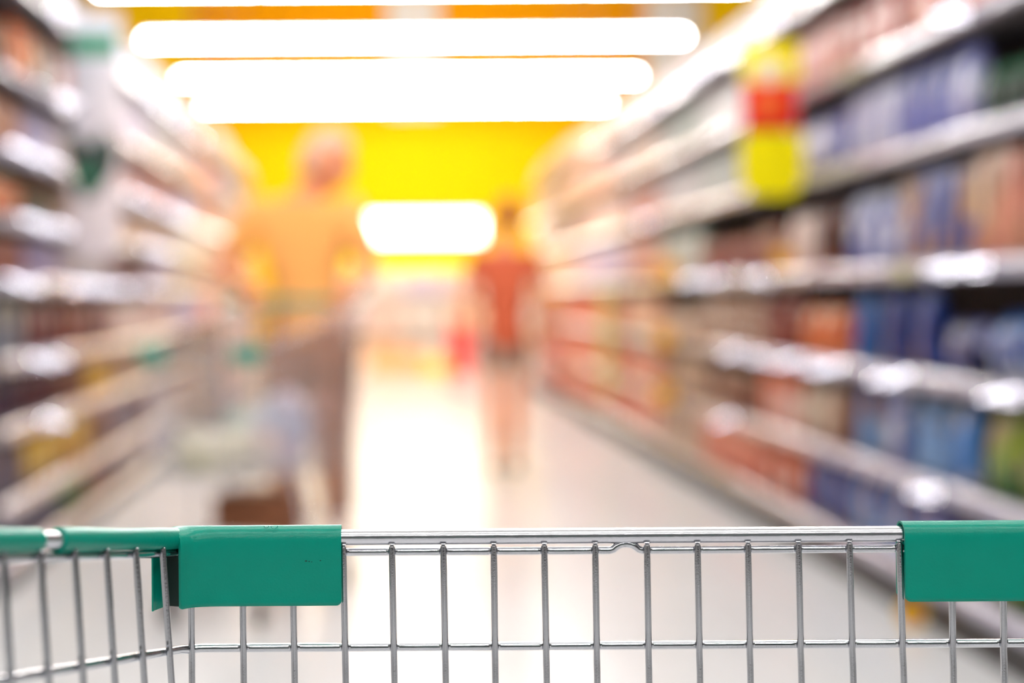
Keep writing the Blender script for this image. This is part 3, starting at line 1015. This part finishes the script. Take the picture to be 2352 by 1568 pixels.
# scuffs and a plastic burr on the left bumper
SC = mat('scuff_mark', lin(10, 60, 50), .6)
bm = bmesh.new()
for (px, py, a_) in ((703, 1288, .0006), (710, 1289, .0004), (716, 1290, .0003), (736, 1287, .0004)):
    p = P(px, py, DF - .00875)
    ball(bm, p, a_, 1.3, .2, .7, u=8, v=5)
cobj('scuff', bm, SC, None)
bm = bmesh.new()
for cx_, r_ in ((612, .0014), (630, .0020)):
    c = P(cx_, 1207, DF - .007)
    tube(bm, [c + Vector((r_ * math.cos(a), -.0004, .8 * r_ * math.sin(a))) for a in [PI + PI * i / 8 for i in range(9)]], .00022, 6)
cobj('plastic_burr', bm, GREEN, None)

# chassis and push handle (mostly below and behind the view)
bm = bmesh.new()
for s in (-1, 1):
    x = XC + s * .245
    tube(bm, catmull([(XC + s * .31, -.10, .97), (XC + s * .30, .02, .90), (XC + s * .27, .06, .5), (XC + s * .26, .10, .22), (XC + s * .22, .40, .17), (XC + s * .17, .74, .15)], 5), .011, 12)
tube(bm, [(XC - .17, .74, .15), (XC + .17, .74, .15)], .009, 10)
tube(bm, [(XC - .252, .5, zb0 - .005), (XC + .252, .5, zb0 - .005)], .007, 10)
for s in (-1, 1):
    tube(bm, [(XC + s * .252, .5, zb0 - .005), (XC + s * .21, .42, .17)], .007, 10)
cobj('chassis', bm, CHROME2)
bm = bmesh.new(); tube(bm, [(XC - .31, -.10, .97), (XC + .31, -.10, .97)], .014, 16)
cobj('push_handle', bm, GREEN)


def caster(parent, x, y, off_=Vector((0, 0, 0)), a=0.0):
    bm = bmesh.new()
    ca, sa = math.cos(a), math.sin(a)
    for s in (-1, 1):
        q = Vector((x + s * .016 * ca, y + s * .016 * sa, 0)) - off_
        tube(bm, [q + Vector((0, 0, .055)), q + Vector((.012 * -sa, .012 * ca, .115))], .004, 8)
    q = Vector((x, y, 0)) - off_
    tube(bm, [q + Vector((.012 * -sa, .012 * ca, .112)), q + Vector((.012 * -sa, .012 * ca, .155))], .018, 12)
    f = obj('caster_fork', bm, CHROME2, parent)
    bm = bmesh.new()
    M = Matrix.Rotation(PI / 2, 4, 'Y')
    M = Matrix.Rotation(a, 4, 'Z') @ M
    prof = [(.034, -.011), (.050, -.011), (.055, -.006), (.055, .006), (.050, .011), (.034, .011)]
    lathe(bm, prof, 24)
    bmesh.ops.transform(bm, matrix=Matrix.Translation(q + Vector((0, 0, .055))) @ M, verts=bm.verts)
    obj('wheel', bm, BLACK, f)


for x, y in ((XC - .17, .72), (XC + .17, .72), (XC - .25, .12), (XC + .25, .12)):
    caster(cart, x, y, off)


# ------------------------------------------------------------------ the second cart, pushed towards us
def full_cart(t):
    L = .93
    def ring(z, y0, y1, w0, w1):    # rear y0, front y1
        return [Vector((-w0, y0, z)), Vector((-w1, y1, z)), Vector((w1, y1, z)), Vector((w0, y0, z))]
    def top(u, s):   # u 0 rear..1 front
        return Vector((s * (.27 - .085 * u), .04 + (L - .04) * u, .985 - .095 * u))
    def bot(u, s):
        return Vector((s * (.215 - .06 * u), .10 + (L - .16) * u, .44 + .05 * u))
    bm = bmesh.new()
    tube(bm, [top(0, -1), top(1, -1), top(1, 1), top(0, 1)], .006, 10, closed=True)
    obj('rim_tube', bm, CHROME2, t)
    for s in (-1, 1):
        bm = bmesh.new()
        for i in range(25):
            u = i / 24
            tube(bm, [top(u, s), bot(u, s)], .0022, 6)
        for v in (.12, .28, .45, .62, .8, 1.0):
            tube(bm, [top(0, s).lerp(bot(0, s), v), top(1, s).lerp(bot(1, s), v)], .0025, 6)
        obj('side_rod_panel', bm, CHROME, t)
    for u, nm in ((1, 'front_rod_panel'), (0, 'rear_rod_panel')):
        bm = bmesh.new()
        for i in range(1, 12):
            f = i / 12
            tube(bm, [top(u, -1).lerp(top(u, 1), f), bot(u, -1).lerp(bot(u, 1), f)], .0022, 6)
        for v in (.12, .28, .45, .62, .8, 1.0):
            tube(bm, [top(u, -1).lerp(bot(u, -1), v), top(u, 1).lerp(bot(u, 1), v)], .0025, 6)
        obj(nm, bm, CHROME, t)
    bm = bmesh.new()
    for i in range(13):
        f = i / 12
        tube(bm, [bot(0, -1).lerp(bot(0, 1), f), bot(1, -1).lerp(bot(1, 1), f)], .0022, 6)
    for i in range(9):
        tube(bm, [bot(i / 8, -1) - Vector((0, 0, .004)), bot(i / 8, 1) - Vector((0, 0, .004))], .0025, 6)
    obj('bottom_rod_panel', bm, CHROME, t)
    bm = bmesh.new()
    for s in (-1, 1):
        tube(bm, catmull([(s * .27, -.09, 1.03), (s * .272, .02, .98), (s * .25, .06, .6), (s * .24, .07, .25), (s * .21, .40, .20), (s * .15, .80, .17)], 5), .011, 10)
        tube(bm, [bot(.55, s), (s * .205, .45, .20)], .008, 8)
    tube(bm, [(-.15, .80, .17), (.15, .80, .17)], .010, 8)
    tube(bm, [(-.24, .07, .25), (.24, .07, .25)], .010, 8)
    obj('chassis', bm, CHROME2, t)
    bm = bmesh.new()
    for i in range(9):
        f = -.18 + .045 * i
        tube(bm, [(f * 1.15, .09, .252), (f * .8, .80, .188)], .003, 6)
    for i in range(5):
        tube(bm, [(-.225 + .018 * i, .12 + .16 * i, .246 - .015 * i), (.225 - .018 * i, .12 + .16 * i, .246 - .015 * i)], .003, 6)
    obj('lower_rack', bm, CHROME, t)
    bm = bmesh.new(); tube(bm, [(-.275, -.09, 1.03), (.275, -.09, 1.03)], .016, 14)
    obj('push_handle', bm, GREEN, t)
    for s in (-1, 1):   # corner bumpers
        bm = bmesh.new()
        c = top(1, s)
        box(bm, min(c.x, c.x - s * .075), max(c.x, c.x - s * .075), c.y - .012, c.y + .012, c.z - .042, c.z + .010, .004)
        box(bm, c.x - .012, c.x + .012, c.y - .05, c.y + .008, c.z - .042, c.z + .012, .004)
        obj('corner_bumper', bm, GREEN, t)
    for x, y in ((-.15, .80), (.15, .80), (-.235, .10), (.235, .10)):
        caster(t, x, y)


TH = math.radians(165.6)
C0 = Vector((-.33, 5.3, 0))
cart2 = thing('shopping_cart', 'loaded wire shopping cart with green front corners, pushed by the person at left', 'shopping cart', C0, TH)
full_cart(cart2)


def W(x, y, z):    # cart-local to world
    c, s = math.cos(TH), math.sin(TH)
    return Vector((C0.x + c * x - s * y, C0.y + s * x + c * y, z))


def in_cart(kind, pal, x, y, z, rot, h, label, tilt=(0, 0)):
    me, parts = goods_mesh(kind, [tuple(c) for c in PAL[pal]], h)
    o = bpy.data.objects.new({'sack': 'bag'}.get(kind, kind), me); C.objects.link(o)
    o.location = W(x, y, z); o.rotation_euler = (tilt[0], tilt[1], TH + rot)
    tag(o, label, {'sack': 'bag'}.get(kind, kind))
    for pn, pme in parts:
        c = bpy.data.objects.new(pn, pme); C.objects.link(c); c.parent = o
    return o


PAL['bag white'] = [(226, 226, 244), (240, 240, 250), (206, 208, 234), (226, 200, 214)]
PAL['cream'] = [(232, 222, 196), (240, 234, 214), (214, 206, 170), (226, 214, 200)]
in_cart('sack', 'bag white', -.085, .36, .475, .1, .25, 'white knotted plastic bag in the loaded cart, nearest its handle')
in_cart('sack', 'cream', .02, .72, .487, 1.57, .13, 'cream bag lying at the front of the loaded cart')
in_cart('pouch', 'pale pink', -.08, .60, .483, 1.5, .13, 'small pale pink pouch beside the white bag in the cart')
in_cart('box', 'lavender blue', .09, .50, .472, 1.57, .10, 'low lavender blue box in the loaded cart')
in_cart('packet', 'pale green', .09, .22, .46, 1.6, .18, 'pale green packet at the back of the loaded cart')
t = thing('cardboard_box', 'brown cardboard box on the lower rack of the loaded cart', 'box', W(-.02, .40, .248), TH)
CB = mat('brown_cardboard', lin(140, 84, 52), .8, noise=.15)
bm = bmesh.new(); box(bm, -.13, .13, -.13, .13, 0, .13, .003); obj('body', bm, CB, t)
bm = bmesh.new(); box(bm, -.13, .13, -.02, .02, .1302, .1312, .0); obj('tape', bm, mat('tan_tape', lin(180, 140, 90), .3), t, smooth=False)


# ------------------------------------------------------------------ people
def skin_to_mesh(chains, levels=2):
    """chains: list of (nodes [(pos, radius)...], edges [(i, j)], root). Returns a bmesh of the grown surface."""
    me = bpy.data.meshes.new('skel')
    vs, es, rad, roots = [], [], [], []
    for nodes, edges, root in chains:
        b = len(vs)
        vs += [Vector(n[0]) for n in nodes]; rad += [n[1] for n in nodes]
        es += [(b + i, b + j) for i, j in edges]; roots.append(b + root)
    me.from_pydata(vs, es, [])
    o = bpy.data.objects.new('skel', me); C.objects.link(o)
    sk = o.modifiers.new('skin', 'SKIN'); sk.use_smooth_shade = True
    if not me.skin_vertices: me.attributes  # layer is made by the modifier
    for i, v in enumerate(me.skin_vertices[0].data):
        r = rad[i]
        v.radius = r if isinstance(r, tuple) else (r, r)
        v.use_root = i in roots
    ss = o.modifiers.new('sub', 'SUBSURF'); ss.levels = levels; ss.render_levels = levels
    dg = bpy.context.evaluated_depsgraph_get()
    out = bpy.data.meshes.new_from_object(o.evaluated_get(dg))
    bpy.data.objects.remove(o); bpy.data.meshes.remove(me)
    bm = bmesh.new(); bm.from_mesh(out); bpy.data.meshes.remove(out)
    return bm


def head_verts(bm, c, R, mi=0, s=1.0):
    """face towards local +y; R is a 3x3 rotation"""
    q = bmesh.ops.create_uvsphere(bm, u_segments=32, v_segments=24, radius=1)
    for v in q['verts']:
        x, y, z = v.co
        fx, fy, fz = x * .076, y * .094, z * .118
        if z < -.1:                                  # jaw narrows, chin forward
            k = min(1, (-z - .1) / .9)
            fx *= 1 - .42 * k; fy = fy * (1 - .25 * k) + .018 * k
        if y > 0:
            fy -= .006 * y
            n = math.exp(-((x / .16) ** 2) - ((z + .13) / .22) ** 2) * (1 if y > .4 else 0)
            fy += .024 * n                           # nose
            for sx in (-1, 1):                       # eye sockets
                fy -= .009 * math.exp(-(((x - sx * .38) / .2) ** 2) - ((z - .06) / .13) ** 2) * (1 if y > .3 else 0)
            fy += .005 * math.exp(-((x / .3) ** 2) - ((z + .46) / .07) ** 2)    # lips
            fy += .004 * math.exp(-((x / .6) ** 2) - ((z - .25) / .10) ** 2)    # brow
        v.co = Vector(c) + R @ (Vector((fx, fy, fz)) * s)
    for sx in (-1, 1):
        ball(bm, Vector(c) + R @ (Vector((sx * .078, -.008, -.008)) * s), .028 * s, .3, .65, 1.1, rot=R, u=12, v=8)


def hair_cap(name, c, R, m, parent, bun=False, s=1.0):
    bm = bmesh.new()
    q = bmesh.ops.create_uvsphere(bm, u_segments=32, v_segments=24, radius=1)
    kill = []
    for v in q['verts']:
        x, y, z = v.co
        if (y > .25 and z < .42) or z < -.52 or (y > -.1 and z < .02): kill.append(v)
        f = 1 + .03 * math.sin(9 * x + 4 * z) * (1 if z < .9 else 0)
        v.co = Vector(c) + R @ (Vector((x * .084 * f, y * .103 * f - .004, z * .127 * f + .003)) * s)
    bmesh.ops.delete(bm, geom=kill, context='VERTS')
    if bun: ball(bm, Vector(c) + R @ Vector((0, -.115, .01)) * s, .036 * s, 1, .9, 1)
    o = obj(name, bm, m, parent)
    md = o.modifiers.new('thick', 'SOLIDIFY'); md.thickness = .008; md.offset = -1
    return o


def face_parts(c, R, parent, lip, s=1.0):
    for sx in (-1, 1):
        bm = bmesh.new(); ball(bm, Vector(c) + R @ (Vector((sx * .029, .073, .008)) * s), .0125 * s, 1.1, .8, .8, rot=R, u=10, v=8)
        e = obj('eye', bm, mat('eye_white', lin(230, 226, 220), .3), parent)
        bm = bmesh.new(); ball(bm, Vector(c) + R @ (Vector((sx * .029, .082, .008)) * s), .006 * s, 1, .5, 1, rot=R, u=8, v=6)
        obj('iris', bm, mat('dark_iris', lin(40, 26, 20), .3), e)
    bm = bmesh.new(); ball(bm, Vector(c) + R @ (Vector((0, .089, -.055)) * s), .02 * s, 1, .3, .26, rot=R, u=12, v=6)
    obj('mouth', bm, mat(lip[0], lip[1], .5), parent)


def fingers(palm, d, side, up, grip=.5):
    """five short skinned chains rooted inside the palm. d: hand direction, side: towards the thumb, up: back of the hand"""
    out = []
    d, side, up = d.normalized(), side.normalized(), up.normalized()
    for i, (o_, ln, r) in enumerate(((.024, .068, .0088), (.008, .076, .0090), (-.008, .070, .0088), (-.023, .056, .0080))):
        b = palm + side * o_
        n = [(b - d * .0, r), (b + d * .038, r)]
        p = b + d * .038; dd = d.copy()
        for k in range(3):
            ang = grip * (1.1 if k else .8)
            dd = (Matrix.Rotation(-ang, 3, d.cross(up)) @ dd) if True else dd
            p = p + dd * ln / 3
            n.append((p.copy(), r * (1 - .1 * (k + 1))))
        out.append((n, [(j, j + 1) for j in range(len(n) - 1)], 0))
    b = palm + side * .014 - d * .022
    td = (side * .8 + d * .55 - up * .25 * grip).normalized()
    n = [(b, .011), (b + td * .030, .0105), (b + td * .052 + d * .010, .0095), (b + td * .060 + d * .034 - up * .01, .0085)]
    out.append((n, [(0, 1), (1, 2), (2, 3)], 0))
    return out


def person(label, J, hands, headR, skin, shirt, lower, shoe, hair, bun, sleeve, hem, head_c, s=1.0, grp=None):
    base = Vector((J['pelvis'][0], J['pelvis'][1], 0))
    t = thing('person', label, 'person', base)
    V = {k: Vector(v) for k, v in J.items()}
    loc = lambda bm: [setattr(v, 'co', v.co - base) for v in bm.verts]
    nodes = [('pelvis', .115), ('waist', .105), ('chest', .125), ('neckb', .065), ('neck', .052), ('skull', .055),
             ('sl', .058), ('el', .040), ('wl', .026), ('pl', (.036, .018)), ('sr', .058), ('er', .040), ('wr', .026), ('pr', (.036, .018)),
             ('hl', .086), ('kl', .056), ('al', .036), ('hr', .086), ('kr', .056), ('ar', .036), ('cl', .060), ('cr', .060)]
    # calves
    V['cl'] = V['kl'].lerp(V['al'], .32) + V.get('calf', Vector((0, 0, 0)))
    V['cr'] = V['kr'].lerp(V['ar'], .32) + V.get('calf', Vector((0, 0, 0)))
    V['skull'] = V['neck'].lerp(Vector(head_c), .55)
    idx = {n: i for i, (n, _) in enumerate(nodes)}
    E = [('pelvis', 'waist'), ('waist', 'chest'), ('chest', 'neckb'), ('neckb', 'neck'), ('neck', 'skull'), ('chest', 'sl'), ('sl', 'el'), ('el', 'wl'), ('wl', 'pl'),
         ('chest', 'sr'), ('sr', 'er'), ('er', 'wr'), ('wr', 'pr'), ('pelvis', 'hl'), ('hl', 'kl'), ('kl', 'cl'), ('cl', 'al'), ('pelvis', 'hr'), ('hr', 'kr'), ('kr', 'cr'), ('cr', 'ar')]
    chains = [([(V[n], (tuple(q * s for q in r) if isinstance(r, tuple) else r * s)) for n, r in nodes], [(idx[a], idx[b]) for a, b in E], 0)]
    for side, (palm, d, sd, up, gr) in hands.items():
        chains += fingers(Vector(palm), Vector(d), Vector(sd), Vector(up), gr)
    # feet are part of the body, inside the shoes
    bm = skin_to_mesh(chains)
    head_verts(bm, head_c, headR, s=s)
    loc(bm)
    body = obj('body', bm, skin, t, sharp=80)
    hc = Vector(head_c) - base
    hair_cap('hair', hc, headR, hair, t, bun, s)
    face_parts(hc, headR, t, ('lip', lin(190, 90, 80)), s)
    # top
    k = 1.14
    def mixp(a, b, f): return V[a].lerp(V[b], f)
    n = [(V['pelvis'] + Vector((0, 0, -.10)), .152 * s), (V['pelvis'] + Vector((0, 0, .04)), .146 * s), (V['waist'], .134 * s), (V['chest'], .148 * s), (V['neckb'] + Vector((0, 0, -.035)), .085 * s),
         (V['sl'], .078 * s), (mixp('sl', 'el', sleeve), .062 * s), (V['sr'], .078 * s), (mixp('sr', 'er', sleeve), .062 * s)]
    bm = skin_to_mesh([(n, [(0, 1), (1, 2), (2, 3), (3, 4), (3, 5), (5, 6), (3, 7), (7, 8)], 0)])
    loc(bm); obj('shirt', bm, shirt, t, sharp=80)
    n = [(V['pelvis'] + Vector((0, 0, -.02)), .136 * s), (mixp('hl', 'kl', .18), .104 * s), (mixp('hl', 'kl', .6), .090 * s), (mixp('hr', 'kr', .18), .104 * s), (mixp('hr', 'kr', .6), .090 * s), (V['pelvis'] + Vector((0, 0, .08)), .124 * s)]
    e = [(0, 1), (1, 2), (0, 3), (3, 4), (0, 5)]
    if hem > .6:
        n += [(V['kl'], .076 * s), (V['kl'].lerp(V['al'], .9), .062 * s), (V['kr'], .076 * s), (V['kr'].lerp(V['ar'], .9), .062 * s)]
        e += [(2, 6), (6, 7), (4, 8), (8, 9)]
    bm = skin_to_mesh([(n, e, 0)])
    loc(bm); obj('trousers' if hem > .6 else 'shorts', bm, lower, t, sharp=80)
    for a, tdir in (('al', V['tl']), ('ar', V['tr'])):
        f = V[a].copy(); d = tdir.normalized()
        z0 = V[a].z - .045
        n = [(f + Vector((0, 0, -.012)) - d * .03, .036), (f + d * .05 + Vector((0, 0, -.03)), .036), (f + d * .13 + Vector((0, 0, -.045)), (.036, .024)), (f + d * .175 + Vector((0, 0, -.05)), (.026, .018))]
        bm = skin_to_mesh([(n, [(0, 1), (1, 2), (2, 3)], 0)])
        mz = min(v.co.z for v in bm.verts)
        for v in bm.verts:
            v.co.z -= 0
            if v.co.z < V[a].z - .062: v.co.z = V[a].z - .062
        loc(bm); obj('shoe', bm, shoe, t, sharp=80)
    return t


def Rz(deg, tilt=0):
    return Matrix.Rotation(math.radians(deg), 3, 'Z') @ Matrix.Rotation(math.radians(tilt), 3, 'X')


SKIN = mat('skin', lin(222, 150, 112), .5, bump=.05, bscale=300)
# man behind the loaded cart
hc = P(752, 374, 5.80)
mx = -.29; my = 5.88
fwd = Vector((-.25, -.97, 0)); rt = Vector((-.97, .25, 0))     # rt: his right hand, image left
ctr = Vector((mx, my, 0))
def M_(f, r, z): return ctr + fwd * f + rt * r + Vector((0, 0, z))
gripR = W(.17, -.09, 1.03); gripL = W(-.20, -.09, 1.03)
J = dict(pelvis=M_(0, 0, .92), waist=M_(.02, 0, 1.08), chest=M_(.05, 0, 1.30), neckb=M_(.05, -.01, 1.45), neck=hc.lerp(M_(.05, -.01, 1.45), .55),
         sr=M_(.05, .20, 1.40), er=M_(.12, .33, 1.16), wr=gripR + Vector((.0, .05, .035)), pr=gripR + Vector((0, .01, .035)),
         sl=M_(.05, -.19, 1.40), el=M_(.10, -.29, 1.15), wl=gripL + Vector((.0, .05, .035)), pl=gripL + Vector((0, .01, .035)),
         hl=M_(0, -.10, .88), kl=M_(.08, -.11, .50), al=M_(-.05, -.12, .068), hr=M_(0, .10, .88), kr=M_(.02, .11, .49), ar=M_(-.12, .12, .068),
         tl=fwd, tr=fwd, calf=-fwd * .02)
dn = Vector((-.25, -.75, -.15))
hands = {'r': (gripR + Vector((0, .01, .030)), dn, Vector((.97, -.25, 0)), Vector((0, 0, 1)), .75),
         'l': (gripL + Vector((0, .01, .030)), dn, Vector((-.97, .25, 0)), Vector((0, 0, 1)), .75)}
person('person in a loose orange-yellow shirt leaning over the loaded shopping cart, head turned aside', J, hands, Rz(252, -14), SKIN,
       mat('orange_yellow_cloth', lin(244, 184, 104), .8, noise=.12, nscale=14), mat('brown_trouser_cloth', lin(196, 146, 120), .8, noise=.15),
       mat('dark_shoe', lin(56, 40, 36), .5), mat('greying_hair', lin(236, 200, 176), .7, noise=.15, nscale=80), False, .8, 1.0, hc, 1.1)

# woman down the aisle
D2 = 8.27
hc = P(1168, 497, D2)
wx = P(1160, 700, D2).x
ctr = Vector((wx, D2, 0)); fwd = Vector((.10, 1, 0)).normalized(); rt = Vector((.995, -.10, 0))
k = .93
J = dict(pelvis=M_(0, 0, .80), waist=M_(.01, 0, .96), chest=M_(.02, 0, 1.18), neckb=M_(.01, 0, 1.31), neck=M_(.01, 0, 1.38),
         sr=M_(.02, .165, 1.265), er=M_(.00, .22, 1.00), wr=M_(.10, .20, .80), pr=M_(.12, .20, .73),
         sl=M_(.02, -.165, 1.265), el=M_(-.02, -.215, 1.00), wl=M_(.06, -.19, .80), pl=M_(.08, -.185, .73),
         hl=M_(0, -.085, .77), kl=M_(.03, -.075, .45), al=M_(-.06, -.065, .075), hr=M_(0, .085, .77), kr=M_(.10, .065, .46), ar=M_(.10, .055, .068),
         tl=fwd, tr=fwd, calf=-fwd * .02)
hands = {'r': (M_(.12, .20, .73), Vector((0, .25, -1)), fwd, rt, .35), 'l': (M_(.08, -.185, .73), Vector((0, .2, -1)), fwd, -rt, .35)}
person('person with tied-up brown hair, rust orange top and grey shorts, farther down the aisle', J, hands, Rz(8, 3), SKIN,
       mat('rust_cloth', lin(190, 92, 58), .8, noise=.15, nscale=14), mat('grey_brown_cloth', lin(150, 128, 112), .8, noise=.12),
       mat('dark_brown_shoe', lin(70, 44, 38), .5), mat('brown_hair', lin(150, 54, 20), .6, noise=.3, nscale=80), True, .55, .5, hc, .90)

print('SCENE objects', len(bpy.data.objects))
from collections import Counter
print(Counter(o['category'] for o in bpy.data.objects if 'category' in o).most_common(20))
